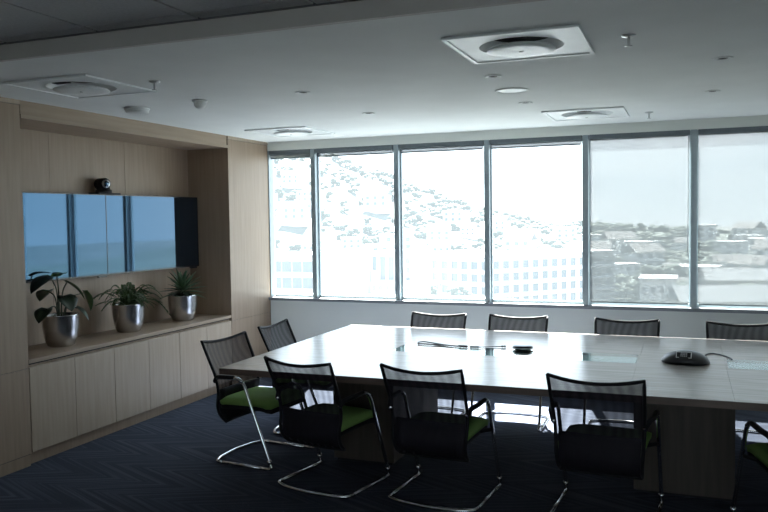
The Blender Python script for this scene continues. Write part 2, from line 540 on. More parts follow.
# ------------------------------------------------------------------ ceiling fittings
def diffuser(cx, cy, label):
    t = thing('air_diffuser', label, 'air vent', (cx, cy, ZC), group='square air diffusers with round discs')
    a, R = .325, .212
    bm = bmesh.new(); n = 48; o_, i_ = [], []
    for k in range(n):
        th = 2 * math.pi * k / n + math.pi / 4
        c, s = math.cos(th), math.sin(th); q = (a - .02) / max(abs(c), abs(s))
        o_.append(bm.verts.new((c * q, s * q, -.007))); i_.append(bm.verts.new((c * R, s * R, -.006)))
    for k in range(n):
        j = (k + 1) % n
        bm.faces.new((o_[k], o_[j], i_[j], i_[k]))
    finish('face_plate', bm, 'diffuser_white', t)
    bm = bmesh.new()
    for (x0, x1, y0, y1) in ((-a, a, -a, -a + .022), (-a, a, a - .022, a), (-a, -a + .022, -a + .022, a - .022), (a - .022, a, -a + .022, a - .022)):
        add_box(bm, x0, x1, y0, y1, -.012, -.001)
    finish('rim', bm, 'diffuser_white', t)
    lathe('cone', 'diffuser_white', [(.212, -.006), (.206, .006), (.185, .03), (.165, .05)], parent=t, cap=False)
    lathe('throat', 'dark_void', [(.175, .051), (.001, .052)], parent=t, cap=False)
    d = lathe('disc', 'diffuser_white', [(.02, -.006), (.13, -.008), (.162, -.016), (.172, -.024), (.170, -.029), (.12, -.032), (.02, -.033)], parent=t)
    lathe('screw', 'silver', [(.010, -.037), (.012, -.033)], parent=d, seg=12)
    box('bracket', 'dark_void', -.055, .055, -.195, -.150, -.006, .03, t)
diffuser(3.58, -3.725, 'square air diffuser with round disc between downlight and ceiling step')
diffuser(3.57, -.86, 'square air diffuser with round disc close to window wall')
diffuser(.75, -.86, 'square air diffuser with round disc near oak pier corner')
diffuser(.77, -3.72, 'dim square air diffuser near the niche wall and ceiling step')

dl = thing('downlight', 'small round recessed downlight in plaster ceiling', 'downlight', (3.25, -2.94, ZC), group='recessed downlights')
lathe('ring', 'white_plastic', [(.052, -.001), (.053, -.004), (.048, -.007), (.030, -.005), (.028, -.001)], parent=dl, seg=24, cap=False)
lathe('lens', 'dark_void', [(.001, -.0015), (.029, -.0015)], parent=dl, seg=24, cap=False)
dl['label'] = 'round recessed downlight between the round speaker and large diffuser'
for (x, y, lab) in ((1.93, -2.91, 'round recessed downlight alone between motion sensor and round speaker'), (1.93, -1.74, 'round recessed downlight, closest to the diffuser by the oak pier'), (3.22, -1.74, 'round recessed downlight between round speaker and diffuser at window wall'),
                    (4.55, -2.93, 'round recessed downlight near the sprinkler by the large diffuser'), (4.53, -1.69, 'round recessed downlight near the sprinkler at the window wall')):
    c = copy_tree(dl); c.location = (x, y, ZC); c['label'] = lab

sp = thing('ceiling_speaker', 'flat round ceiling speaker grille', 'speaker', (3.245, -2.36, ZC))
lathe('rim', 'white_plastic', [(.112, -.001), (.113, -.006), (.102, -.009), (.098, -.004)], parent=sp, cap=False)
lathe('grille', 'diffuser_white', [(.001, -.006), (.06, -.0055), (.099, -.004)], parent=sp, cap=False)

def sprinkler(x, y, label):
    t = thing('sprinkler', label, 'sprinkler', (x, y, ZC), group='ceiling sprinklers')
    lathe('escutcheon', 'silver', [(.034, -.001), (.033, -.006), (.016, -.012), (.010, -.012)], parent=t, seg=20)
    lathe('stem', 'silver', [(.007, -.012), (.007, -.045), (.003, -.05)], parent=t, seg=10)
    lathe('deflector', 'silver', [(.003, -.05), (.018, -.052), (.018, -.055), (.003, -.055)], parent=t, seg=16)
sprinkler(4.10, -3.73, 'silver sprinkler head beside the large diffuser near ceiling step')
sprinkler(4.065, -.71, 'silver sprinkler head near the window wall')
sprinkler(1.30, -3.68, 'silver sprinkler head beside the dim diffuser by the niche')

t = thing('smoke_detector', 'flat round white smoke detector in front of the niche', 'smoke detector', (.465, -2.80, ZC))
lathe('base', 'white_plastic', [(.095, -.001), (.097, -.012), (.090, -.018)], parent=t)
lathe('cover', 'white_plastic', [(.088, -.018), (.086, -.034), (.07, -.042), (.03, -.045), (.001, -.045)], parent=t, cap=False)
t = thing('motion_sensor', 'small domed white motion sensor on plaster ceiling', 'sensor', (1.11, -2.92, ZC))
lathe('base', 'white_plastic', [(.055, -.001), (.055, -.012), (.046, -.02)], parent=t)
lathe('dome', 'white_plastic', [(.044, -.02), (.042, -.04), (.03, -.055), (.012, -.062), (.001, -.062)], parent=t, cap=False)

# ------------------------------------------------------------------ televisions
def television(y0, y1, xa, xb, label):
    # screen runs from (xa, y0) to (xb, y1), a little angled into the room
    L = math.hypot(y1 - y0, xb - xa); ang = math.atan2(-(xb - xa), (y1 - y0))
    t = thing('television', label, 'television', (xa, y0, 1.27), ang, group='wall televisions')
    H = .71
    box('housing', 'black_plastic', -.035, -.004, .004, L - .004, .004, H - .004, t)
    bm = bmesh.new()
    for (a, b, c, d) in ((0, L, 0, .014), (0, L, H - .008, H), (0, .006, .014, H - .008), (L - .006, L, .014, H - .008)):
        add_box(bm, -.012, .002, a, b, c, d)
    finish('bezel', bm, 'bezel', t)
    box('screen', 'screen', -.006, 0, .006, L - .006, .014, H - .008, t)
    box('sensor_bar', 'bezel', -.02, .006, L * .90, L * .90 + .09, -.016, -.001, t)
    box('wall_mount', 'black_plastic', -.065 + min(0, -(xb - xa)) * .3, -.036, L * .15, L * .85, .2, .5, t)
television(-3.30, -2.165, -.452, -.402, 'dark glossy television beside the leafy plant end of niche')
television(-2.16, -.86, -.415, -.352, 'dark glossy television at the window end of niche')

t = thing('conference_camera', 'small black swivel camera standing on top of the televisions', 'camera', (-.42, -2.17, 1.982))
box('shelf', 'black_plastic', -.06, .05, -.12, .16, 0, .012, t)
lathe('base', 'black_plastic', [(.07, .012), (.07, .035), (.05, .045)], parent=t, seg=24)
bm = bmesh.new(); add_tube(bm, [Vector((-.05, 0, .09)), Vector((-.045, 0, .09)), Vector((.045, -.03, .09)), Vector((.055, -.034, .09))], .05, 20, [.045, .052, .052, .047])
hd = finish('head', bm, 'black_plastic', t, smooth=True)
tube('lens_ring', 'silver', [Vector((.052, -.033, .09)), Vector((.064, -.037, .09))], .036, hd, 20)
tube('lens', 'screen', [Vector((.060, -.036, .09)), Vector((.067, -.038, .09))], .026, hd, 20)
for s in (-1, 1):
    box('yoke_arm', 'black_plastic', -.02, .02, s * .054 - .006, s * .054 + .006, .03, .10, t)

# ------------------------------------------------------------------ potted plants
def pot(t):
    lathe('pot', 'steel_pot', [(.085, 0), (.10, .008), (.122, .07), (.135, .15), (.140, .245), (.142, .25), (.136, .25), (.131, .20), (.128, .19)], parent=t, seg=40)
    lathe('soil', 'soil', [(.001, .215), (.07, .218), (.130, .208)], parent=t, seg=24, cap=False)

def leaf_mesh(L, Wd, droop=.25, fold=.15, heart=False, n=8):
    # along +x, tip drooping, folded on the midrib
    bm = bmesh.new(); rows = []
    for i in range(n + 1):
        s = i / n
        w = Wd * .5 * (math.sin(math.pi * min(1, s * .92 + .06)) ** .8) * (1.25 - .5 * s)
        if heart: w = Wd * .5 * (math.sin(math.pi * (.18 + .82 * s)) ** .75) * (1.2 - .35 * s)
        if i == n: w = .0006
        x = s * L; z = -droop * L * s * s
        rows.append([bm.verts.new((x - (0.12 * L if heart and i == 0 else 0), w * k, z + abs(k) * w * fold)) for k in (-1, -.5, 0, .5, 1)])
    for i in range(n):
        for k in range(4):
            bm.faces.new((rows[i][k], rows[i][k + 1], rows[i + 1][k + 1], rows[i + 1][k]))
    g = bmesh.ops.extrude_face_region(bm, geom=bm.faces[:])
    for v in [e for e in g['geom'] if isinstance(e, bmesh.types.BMVert)]:
        v.co.z -= .0012
    return bm

def place_leaf(bm, base, heading, pitch, roll=0.0):
    m = Matrix.Translation(base) @ Matrix.Rotation(heading, 4, 'Z') @ Matrix.Rotation(-pitch, 4, 'Y') @ Matrix.Rotation(roll, 4, 'X')
    bmesh.ops.transform(bm, matrix=m, verts=bm.verts)
    return bm

WT = .765
# broad-leaved plant: stems ending in big arrow leaves
p1 = thing('potted_plant', 'broad-leaved dark plant in a round steel pot', 'plant', (-.25, -2.905, WT))
pot(p1)
# leaf tip data: stem end (x, y, z), leaf length, width, heading, pitch, material
LEAVES = [((.02, -.10, .545), .20, .20, -1.75, -.25, 'leaf_dark'), ((.03, .05, .50), .19, .12, .95, -.55, 'leaf_mid'),
          ((.02, .26, .40), .16, .09, 1.35, -1.0, 'leaf_mid'), ((.06, -.01, .39), .14, .15, -.3, -.55, 'leaf_dark'),
          ((.06, -.20, .31), .13, .13, -1.4, -.45, 'leaf_dark'), ((-.05, .03, .55), .15, .10, 1.9, .35, 'leaf_mid'),
          ((.08, .10, .29), .13, .10, .5, -.6, 'leaf_dark'), ((-.06, -.06, .44), .16, .12, 2.8, -.3, 'leaf_dark')]
for (e, L, w, h, pt, mt) in LEAVES:
    e = Vector(e); b = Vector((e.x * .2, e.y * .15, .21))
    mid = (b + e) * .5 + Vector((0, 0, .06)) - Vector((e.x, e.y, 0)) * .2
    st = tube('stem', 'stem_green', smooth_path([b, mid, e], 6), .005, p1, 6)
    finish('leaf', place_leaf(leaf_mesh(L, w, .3, .25, True), e, h, pt), mt, p1, smooth=True)

# fern
random.seed(4)
p2 = thing('potted_fern', 'arching green fern in a round steel pot', 'plant', (-.25, -2.10, WT))
pot(p2)
def frond(L, head, rise, fall):
    bm = bmesh.new(); pts = []
    n = 14
    for i in range(n + 1):
        s = i / n
        pts.append(Vector((math.cos(head) * L * s, math.sin(head) * L * s, .21 + rise * math.sin(s * math.pi * .62) - fall * s * s)))
    add_tube(bm, pts, .002, 4)
    side = Vector((-math.sin(head), math.cos(head), 0))
    for i in range(2, n + 1):
        s = i / n; a = pts[i]; t_ = (pts[i] - pts[i - 1]).normalized()
        w = .05 * (1 - s * .75) * (.6 + .4 * min(1, s * 4))
        for sg in (-1, 1):
            d = (side * sg + t_ * .45).normalized()
            for off in (0, .5):
                a2 = a - t_ * (off * L / n)
                v = [bm.verts.new(a2 - t_ * .007), bm.verts.new(a2 + d * w * .55 - t_ * .008 + Vector((0, 0, .003))), bm.verts.new(a2 + d * w - Vector((0, 0, .006))), bm.verts.new(a2 + d * w * .5 + t_ * .009)]
                bm.faces.new(v)
    return bm
fr = [(.42, -1.65, .20, .08), (.44, 1.25, .16, .26), (.36, 1.0, .18, .24)]
for k in range(44):
    fr.append((random.uniform(.14, .30), random.uniform(0, 6.28), random.uniform(.08, .24), random.uniform(.02, .12)))
for (L, h, r, f) in fr:
    if math.cos(h) * L < -.14: L = .14 / -math.cos(h)
    finish('frond', frond(L, h, r, f), 'leaf_fern', p2)

# rosette plant
p3 = thing('potted_palm', 'spiky rosette plant on a short trunk in a round steel pot', 'plant', (-.25, -1.30, WT))
pot(p3)
tube('trunk', 'bark', smooth_path([(0, 0, .20), (.005, .004, .24), (0, 0, .29)], 5), .016, p3, 8)
for k in range(44):
    h = k * 2.399963; el = 1.4 - 1.5 * (k / 43) ** .9
    L = random.uniform(.20, .25) * (.9 if el > .9 else 1)
    lim = .075 if el > .45 else .16
    if math.cos(h) * math.cos(el) * L < -lim: L = lim / -(math.cos(h) * math.cos(el))
    bm = place_leaf(leaf_mesh(L, .044, .16, .35, False, 6), Vector((.008 * math.cos(h), .008 * math.sin(h), .265 + .05 * (1 - k / 43))), h, el)
    finish('leaf', bm, 'leaf_spike', p3, smooth=True)

# ------------------------------------------------------------------ conference table
TX0, TX1, TY0, TY1, TT, TB = 1.42, 7.25, -3.225, -1.0, .74, .70
tb = thing('conference_table', 'large rectangular conference table with pale wood top', 'table', (0, 0, 0))
gy0, gy1 = -2.255, -1.925
def slab(x0, x1, hole=None):
    bm = bmesh.new()
    if hole:
        h0, h1 = hole
        add_box(bm, x0, h0, TY0, TY1, TB, TT); add_box(bm, h1, x1, TY0, TY1, TB, TT)
        add_box(bm, h0, h1, TY0, gy0, TB, TT); add_box(bm, h0, h1, gy1, TY1, TB, TT)
    else:
        add_box(bm, x0, x1, TY0, TY1, TB, TT)
    s = finish('table_slab', bm, 'table_wood', tb)
    return s
slab(TX0, 4.0605, (2.29, 4.05)); slab(4.0615, 4.6065); slab(4.6075, TX1, (4.62, 6.38))
bm = bmesh.new(); e = .0015
add_box(bm, TX0 - e, TX1 + e, TY0 - e, TY0 - .0002, TB - .002, TT - .003); add_box(bm, TX0 - e, TX1 + e, TY1 + .0002, TY1 + e, TB - .002, TT - .003)
add_box(bm, TX0 - e, TX0 - .0002, TY0, TY1, TB - .002, TT - .003); add_box(bm, TX1 + .0002, TX1 + e, TY0, TY1, TB - .002, TT - .003)
finish('edge_band', bm, 'table_edge', tb)
for (a, b) in ((2.29, 4.05), (4.62, 6.38)):
    box('cable_trough', 'trough', a, b, gy0, gy1, .715, .722, tb)
    g = box('glass_lid', 'lid_glass', a + .003, b - .003, gy0 + .003, gy1 - .003, TT - .008, TT + .001, tb)
box('underframe', 'table_edge', 1.75, 6.9, -2.9, -1.35, .65, .69, tb)
for (a, b) in ((2.0, 2.46), (4.06, 4.64), (6.2, 6.66)):
    p = box('base', 'base_wood', a, b, -2.66, -1.62, .02, .655, tb)
    box('kick', 'black_plastic', a + .02, b - .02, -2.64, -1.64, 0, .02, p)

# ------------------------------------------------------------------ things on the table
t = thing('conference_phone', 'black arched conference phone with small display between the glass lids', 'phone', (4.36, -2.13, TT), math.radians(-6))
bm = bmesh.new(); n = 20; rows = []
for i in range(n + 1):
    s = -1 + 2 * i / n
    hw = .115 * (1 - abs(s) ** 3.0) ** .5 * (.78 + .22 * (1 - s * s)) + .012
    hz = .068 * (1 - s * s) ** .62 + .012
    row = []
    for k in range(11):
        th = math.pi * k / 10
        row.append(bm.verts.new((s * .152, -math.cos(th) * hw, .004 + max(0, math.sin(th)) ** .7 * hz)))
    rows.append(row)
for i in range(n):
    for k in range(10):
        bm.faces.new((rows[i][k], rows[i][k + 1], rows[i + 1][k + 1], rows[i + 1][k]))
    bm.faces.new((rows[i][0], rows[i][10], rows[i + 1][10], rows[i + 1][0]))
bm.faces.new(rows[0]); bm.faces.new(rows[-1])
body = finish('body', bm, 'phone_black', t, smooth=True)
bm = bmesh.new(); add_box(bm, -.048, .048, -.004, .004, -.022, .022)
bmesh.ops.transform(bm, matrix=Matrix.Translation((0, -.092, .064)) @ Matrix.Rotation(math.radians(-40), 4, 'X'), verts=bm.verts)
pn = finish('display_frame', bm, 'white_plastic', t)
bm = bmesh.new(); add_box(bm, -.043, .043, -.007, .0, -.018, .018)
bmesh.ops.transform(bm, matrix=Matrix.Translation((0, -.092, .064)) @ Matrix.Rotation(math.radians(-40), 4, 'X'), verts=bm.verts)
finish('display', bm, 'phone_black', pn)
for r in range(3):
    for q in range(4):
        bm = bmesh.new(); add_box(bm, -.020 + q * .011, -.012 + q * .011, -.010, -.006, .008 - r * .011, .014 - r * .011)
        bmesh.ops.transform(bm, matrix=Matrix.Translation((0, -.092, .064)) @ Matrix.Rotation(math.radians(-40), 4, 'X'), verts=bm.verts)
        finish('key', bm, 'phone_key', pn)
tag(tube('phone_cable', 'cable', smooth_path([(4.47, -2.06, .752), (4.485, -1.85, .746), (4.53, -1.74, .745), (4.60, -1.79, .745), (4.645, -1.90, .746), (4.655, -1.96, .746)], 8), .0045, None, 6), 'thin black cable running from the conference phone to a glass lid', 'cable')

t = thing('speaker_puck', 'small round black tabletop speaker on the glass lid', 'speaker', (3.225, -1.93, TT + .001))
lathe('foot', 'black_plastic', [(.055, 0), (.06, .006)], parent=t)
lathe('body', 'phone_black', [(.06, .006), (.074, .012), (.074, .022), (.066, .030), (.045, .034), (.001, .035)], parent=t, cap=False)
lathe('trim_ring', 'silver', [(.0745, .014), (.076, .017), (.0745, .020)], parent=t, cap=False)

zc_ = TT + .0085
t = thing('display_cable', 'looped black cable with grey connectors lying across the glass lid', 'cable', (0, 0, 0))
pth = smooth_path([(2.69, -1.955, zc_), (2.58, -1.90, zc_), (2.48, -1.85, zc_), (2.415, -1.82, zc_), (2.385, -1.86, zc_), (2.40, -1.92, zc_), (2.47, -1.93, zc_), (2.60, -1.935, zc_), (2.75, -1.965, zc_)], 8)
tube('cord', 'cable', pth, .005, t, 6)
tube('connector', 'cable', [Vector((2.74, -1.965, zc_ + .003)), Vector((2.81, -1.972, zc_ + .003))], .009, t, 8)
tube('connector', 'silver', [Vector((2.83, -1.972, zc_ + .003)), Vector((2.90, -1.966, zc_ + .003))], .009, t, 8)
tube('cord', 'cable', smooth_path([(2.90, -1.966, zc_), (2.96, -1.92, zc_), (3.0, -1.89, zc_), (3.05, -1.88, zc_)], 6), .003, t, 6)
tube('plug', 'silver', [Vector((3.05, -1.88, zc_ + .002)), Vector((3.085, -1.876, zc_ + .002))], .008, t, 8)

# ------------------------------------------------------------------ chairs
BP = smooth_path([(0, -.350, .836), (0, -.302, .745), (0, -.252, .65), (0, -.225, .56), (0, -.222, .48), (0, -.236, .40), (0, -.215, .335), (0, -.165, .290)], 4)
def back_point(s, k):
    # s along height 0..1 (top..bottom), k across -1..1
    i = s * (len(BP) - 1); a = int(min(i, len(BP) - 2)); q = BP[a].lerp(BP[a + 1], i - a)
    hw = .255 - .03 * s
    dip = .028 * (k * k) * max(0, 1 - s * 4)
    return Vector((hw * k, q.y + .028 * (k * k - .6) * (1 - s * .4), q.z + dip))

def make_chair():
    t = thing('meeting_chair', '', 'chair', group='black mesh meeting chairs around the table')
    bm = bmesh.new(); ns, nk = 26, 12
    g = [[bm.verts.new(back_point(i / ns, -1 + 2 * k / nk)) for k in range(nk + 1)] for i in range(ns + 1)]
    for i in range(ns):
        for k in range(nk):
            bm.faces.new((g[i][k], g[i][k + 1], g[i + 1][k + 1], g[i + 1][k]))
    finish('back_mesh', bm, 'mesh_fabric', t, smooth=True)
    loop = [back_point(0, -1 + 2 * k / 12) for k in range(13)] + [back_point(i / 20, 1) for i in range(1, 21)] + \
           [back_point(1, 1 - 2 * k / 12) for k in range(1, 13)] + [back_point(1 - i / 20, -1) for i in range(1, 21)]
    tube('back_frame', 'black_plastic', loop, .0105, t, 8)
    # lower back shell behind the seat
    bm = bmesh.new(); ns2 = 10
    for off in (.004, .018):
        pass
    A = [[bm.verts.new(back_point(.50 + .49 * i / ns2, -.94 + 1.88 * k / 8) + Vector((0, .006, 0))) for k in range(9)] for i in range(ns2 + 1)]
    B = [[bm.verts.new(back_point(.50 + .49 * i / ns2, -.94 + 1.88 * k / 8) + Vector((0, .022, 0))) for k in range(9)] for i in range(ns2 + 1)]
    for G in (A, B):
        for i in range(ns2):
            for k in range(8):
                bm.faces.new((G[i][k], G[i][k + 1], G[i + 1][k + 1], G[i + 1][k]))
    for i in range(ns2):
        for k in (0, 8):
            bm.faces.new((A[i][k], B[i][k], B[i + 1][k], A[i + 1][k]))
    for k in range(8):
        for i in (0, ns2):
            bm.faces.new((A[i][k], B[i][k], B[i][k + 1], A[i][k + 1]))
    finish('back_shell', bm, 'black_plastic', t, smooth=True)
    # seat cushion and its shell
    prof = [(-.215, .425), (-.19, .448), (-.08, .455), (.05, .458), (.14, .460), (.20, .450), (.235, .425)]
    def padded(name, mat, zo, th, hw, ys=1.0):
        bm = bmesh.new(); P = smooth_path([(0, y * ys, z + zo) for y, z in prof], 3); nk = 10; T, Bt = [], []
        for i, q in enumerate(P):
            e = min(1, min(i, len(P) - 1 - i) / 3)
            rowt, rowb = [], []
            for k in range(nk + 1):
                kk = -1 + 2 * k / nk; crown = (1 - abs(kk) ** 6) * .016 * e
                rowt.append(bm.verts.new((hw * kk * (.93 + .07 * e), q.y, q.z + crown)))
                rowb.append(bm.verts.new((hw * kk * (.92 + .06 * e), q.y * .98, q.z - th * (.3 + .7 * e))))
            T.append(rowt); Bt.append(rowb)
        for G in (T, Bt):
            for i in range(len(P) - 1):
                for k in range(nk):
                    bm.faces.new((G[i][k], G[i][k + 1], G[i + 1][k + 1], G[i + 1][k]))
        for i in range(len(P) - 1):
            for k in (0, nk):
                bm.faces.new((T[i][k], Bt[i][k], Bt[i + 1][k], T[i + 1][k]))
        for k in range(nk):
            for i in (0, len(P) - 1):
                bm.faces.new((T[i][k], Bt[i][k], Bt[i][k + 1], T[i][k + 1]))
        return finish(name, bm, mat, t, smooth=True)
    padded('seat', 'green_fabric', 0, .035, .235)
    padded('seat_shell', 'black_plastic', -.037, .028, .228)
    # chrome cantilever frame: arm, front leg, floor rail each side and a bowed rear rung
    for s in (-1, 1):
        X = s * .283
        arm = round_path([(s * .243, -.238, .575), (s * .262, -.205, .612), (X, -.15, .622), (X, .0, .628), (X, .045, .60)], .05, 5)
        tube('arm', 'chrome', arm, .0125, t, 10)
        sl = round_path([(s * .246, -.235, .580), (s * .262, -.205, .614), (X, -.15, .6245), (X, -.03, .629)], .05, 4)
        tube('arm_pad', 'black_plastic', [q + Vector((0, 0, .002)) for q in sl], .0155, t, 10)
        leg = round_path([(X, -.012, .624), (X, .05, .595), (X, .275, .02), (X, .255, .0125), (X, .17, .0125)], .035, 6)
        tube('leg', 'chrome', leg[2:], .0115, t, 10)
        rail = [Vector((X, .18, .0125)), Vector((X, -.15, .0125))]
        tube('floor_rail', 'chrome', rail, .0115, t, 10)
        tube('joint', 'chrome', [Vector((X, .262, .05)), Vector((X, .252, .078))], .0145, t, 10)
        tube('seat_support', 'black_plastic', [Vector((X, .10, .42)), Vector((s * .20, .06, .405))], .012, t, 8)
    rung = round_path([(-.283, -.148, .0125), (-.283, -.20, .0125), (-.20, -.245, .0125), (0, -.268, .0125), (.20, -.245, .0125), (.283, -.20, .0125), (.283, -.148, .0125)], .05, 5)
    tube('rear_rung', 'chrome', rung, .0115, t, 10)
    return t

CH = [((2.18, -3.10), -11, 'black mesh chair on the table side facing the windows, closest to the sideboard'),
      ((2.95, -3.09), -5, 'black mesh chair facing the windows, second from the sideboard'),
      ((3.93, -3.09), -4, 'black mesh chair facing the windows, third from the sideboard'),
      ((4.955, -3.13), 15, 'black mesh chair facing the windows, fourth from the sideboard'),
      ((1.46, -2.735), -96, 'black mesh chair with bright green seat at the table end away from the windows'),
      ((1.45, -1.92), -88, 'black mesh chair at the table end nearer the windows'),
      ((2.255, -1.235), 180, 'black mesh chair on the window side, closest to the oak pier'),
      ((2.985, -1.235), 180, 'black mesh chair on the window side, second from the oak pier'),
      ((3.90, -1.235), 180, 'black mesh chair on the window side, third from the oak pier'),
      ((4.78, -1.235), 181, 'black mesh chair on the window side, fourth from the oak pier')]
chair0 = make_chair()
for i, ((x, y), a, lab) in enumerate(CH):
    c = chair0 if i == 0 else copy_tree(chair0)
    c.location = (x, y, 0); c.rotation_euler = (0, 0, math.radians(a)); c['label'] = lab

# ------------------------------------------------------------------ outdoors: town below the windows
GZ = -22.0
tag(box('town_ground', 'ground_out', -700, 700, -500, 1600, GZ - 1, GZ), 'pale ground of the town outside', 'ground', kind='structure')

PROF = [(-700, 40), (-420, 62), (-283, 52), (-232, 47), (-195, 34), (-160, 18), (-139, 9), (-120, 2), (-71, -6), (6, -10), (60, -12), (300, -10), (600, -12)]
def prof(x):
    for (a, za), (b, zb) in zip(PROF[:-1], PROF[1:]):
        if a <= x <= b:
            s = (x - a) / (b - a); s = s * s * (3 - 2 * s); return za + (zb - za) * s
    return -12
def hill_z(x, y):
    xe = x * 500 / max(y, 350) if y > 500 else x
    s = min(1, max(0, (y - 225) / 275)); s = s * s * (3 - 2 * s)
    top = prof(xe)
    return GZ + (top - GZ) * s + 4 * mnoise.noise(Vector((x * .012, y * .012, 0))) * s - max(0, y - 520) * .03
bm = bmesh.new(); nx, ny = 90, 50; G = []
for j in range(ny + 1):
    y = 200 + 700 * (j / ny) ** 1.2
    G.append([bm.verts.new((-560 + 900 * i / nx, y, hill_z(-560 + 900 * i / nx, y) - (1.5 if j == 0 else 0))) for i in range(nx + 1)])
for j in range(ny):
    for i in range(nx):
        bm.faces.new((G[j][i], G[j][i + 1], G[j + 1][i + 1], G[j + 1][i]))
hl = finish('hillside', bm, 'hill_ground', None, smooth=True)
tag(hl, 'wooded hillside rising beyond the town', 'hill', kind='structure')

# plots: houses first, then trees in the free places
random.seed(5)
SHEDS = ((12, 140, 20, .3), (31, 160, 22, .35), (17, 186, 18, .15))
taken = [(x, y, L * .6) for x, y, L, a in SHEDS] + [(-1, 165, 8)]
def free(x, y, r):
    return all((x - a) ** 2 + (y - b) ** 2 > (r + c) ** 2 for a, b, c in taken)
hs = []
for k in range(110):
    y = random.uniform(236, 420); x = random.uniform(-.60, .12) * (y + 8)
    if free(x, y, 9): hs.append((x, y)); taken.append((x, y, 9))
for k in range(12):
    y = random.uniform(190, 226); x = random.uniform(.0, .17) * y
    if free(x, y, 9): hs.append((x, y)); taken.append((x, y, 9))

# crowns: lumpy blobs
ico = bmesh.new(); bmesh.ops.create_icosphere(ico, subdivisions=2, radius=1.0)
ICO2 = ([v.co.copy() for v in ico.verts], [[v.index for v in f.verts] for f in ico.faces]); ico.free()
ico = bmesh.new(); bmesh.ops.create_icosphere(ico, subdivisions=1, radius=1.0)
ICO1 = ([v.co.copy() for v in ico.verts], [[v.index for v in f.verts] for f in ico.faces]); ico.free()
def crown(V, F, c, r, seed, tpl=ICO1, sq=.8):
    n = len(V)
    for co in tpl[0]:
        d = r * (1 + .5 * mnoise.noise(co * 1.9 + Vector((seed * 3.1, seed * 1.7, 0))))
        V.append((co.x * d + c[0], co.y * d + c[1], co.z * d * sq + c[2]))
    F.extend([[i + n for i in f] for f in tpl[1]])
def blob_mesh(name, V, F, parent=None):
    me = bpy.data.meshes.new(name); me.from_pydata(V, [], F); me.update()
    for p in me.polygons: p.use_smooth = True
    me.materials.append(MATS['tree_leaf'])
    o = bpy.data.objects.new(name, me); COL.objects.link(o)
    if parent is not None: o.parent = parent
    return o

# individual trees in the town
def tree_proto(seed):
    t = thing('tree', 'rounded leafy tree among the town buildings', 'tree', group='trees among the town buildings')
    tube('trunk', 'bark', [Vector((0, 0, 0)), Vector((.1, 0, 2)), Vector((0, .1, 4.2))], .3, t, 7)
    V, F = [], []; random.seed(seed)
    crown(V, F, (0, 0, 5.6), 2.3, seed, ICO2)
    for q in range(22):
        a = q * 2.4; el = -.5 + 1.9 * q / 21
        crown(V, F, (2.2 * math.cos(a) * math.cos(el), 2.2 * math.sin(a) * math.cos(el), 5.4 + 2.2 * math.sin(el)), random.uniform(.8, 1.25), seed + q, ICO1, .9)
    blob_mesh('crown', V, F, t)
    return t
protos = [tree_proto(1), tree_proto(7)]
random.seed(23)
spots = [(-49, 154.5, 1.2), (-42, 157, 1.1), (-56, 158, 1.1), (-70, 196, 1.2), (-97, 185, 1.3), (-88, 195, 1.3), (-104, 200, 1.2), (-101, 165, 1.1)]
for k in range(900):
    y = random.uniform(140, 226); x = random.uniform(-.03, .19) * y
    s_ = random.uniform(.85, 1.25)
    if len(spots) < 78 and free(x, y, 2.9 * s_): spots.append((x, y, s_)); taken.append((x, y, 2.9 * s_))
for k, (x, y, s_) in enumerate(spots):
    c = protos[k] if k < 2 else copy_tree(protos[k % 2])
    c.location = (x, y, GZ - .1); c.scale = (s_, s_, s_); c.rotation_euler = (0, 0, k * 1.3)

# woodland on the hill
random.seed(11); V, F = [], []
for k in range(2600):
    y = random.uniform(240, 560); x = random.uniform(-.66, .16) * (y + 8)
    if random.random() > .55 + .9 * mnoise.noise(Vector((x * .02, y * .02, 5))): continue
    r = random.uniform(1.5, 3.6)
    if y < 430 and not free(x, y, r + 2.5): continue
    for q in range(3):
        a = k + q * 2.1
        crown(V, F, (x + r * .6 * math.cos(a), y + r * .6 * math.sin(a), hill_z(x, y) + r * (.4 + .25 * q)), r * .7, k + q)
for k in range(1500):
    y = random.uniform(228, 430); x = random.uniform(-.13, .24) * (y + 8)
    r = random.uniform(1.5, 3.4)
    if not free(x, y, r + 2.5): continue
    for q in range(3):
        a = k + q * 2.1
        crown(V, F, (x + r * .6 * math.cos(a), y + r * .6 * math.sin(a), hill_z(x, y) + r * (.4 + .25 * q)), r * .7, k + q)
wo_ = blob_mesh('hill_woodland', V, F)
tag(wo_, 'dense scattered trees covering the far hillside', 'woodland', kind='stuff')

# houses
def make_house(roofm, flat):
    t = thing('house', 'small pale house with pitched roof in the town' if not flat else 'small pale house with flat roof in the town', 'house', group='pitched houses' if not flat else 'flat-roofed houses')
    box('wall', 'render_white', -5, 5, -4, 4, -3, 5, t)
    if flat:
        box('roof', roofm, -5.3, 5.3, -4.3, 4.3, 5, 5.5, t)
    else:
        bm = bmesh.new()
        v = [bm.verts.new(p) for p in ((-5.4, -4.5, 5), (5.4, -4.5, 5), (5.4, 4.5, 5), (-5.4, 4.5, 5), (-5.4, 0, 7.6), (5.4, 0, 7.6))]
        for f in ((0, 1, 5, 4), (3, 2, 5, 4), (0, 3, 4), (1, 2, 5), (0, 1, 2, 3)):
            bm.faces.new([v[i] for i in f])
        finish('roof', bm, roofm, t)
    for z in (.6, 3.0):
        for x in (-3.3, 0, 3.3):
            box('window', 'far_glass', x - .7, x + .7, -4.06, -3.98, z, z + 1.4, t)
    return t
hp = [make_house('roof_tile', False), make_house('roof_white', True)]
random.seed(6)
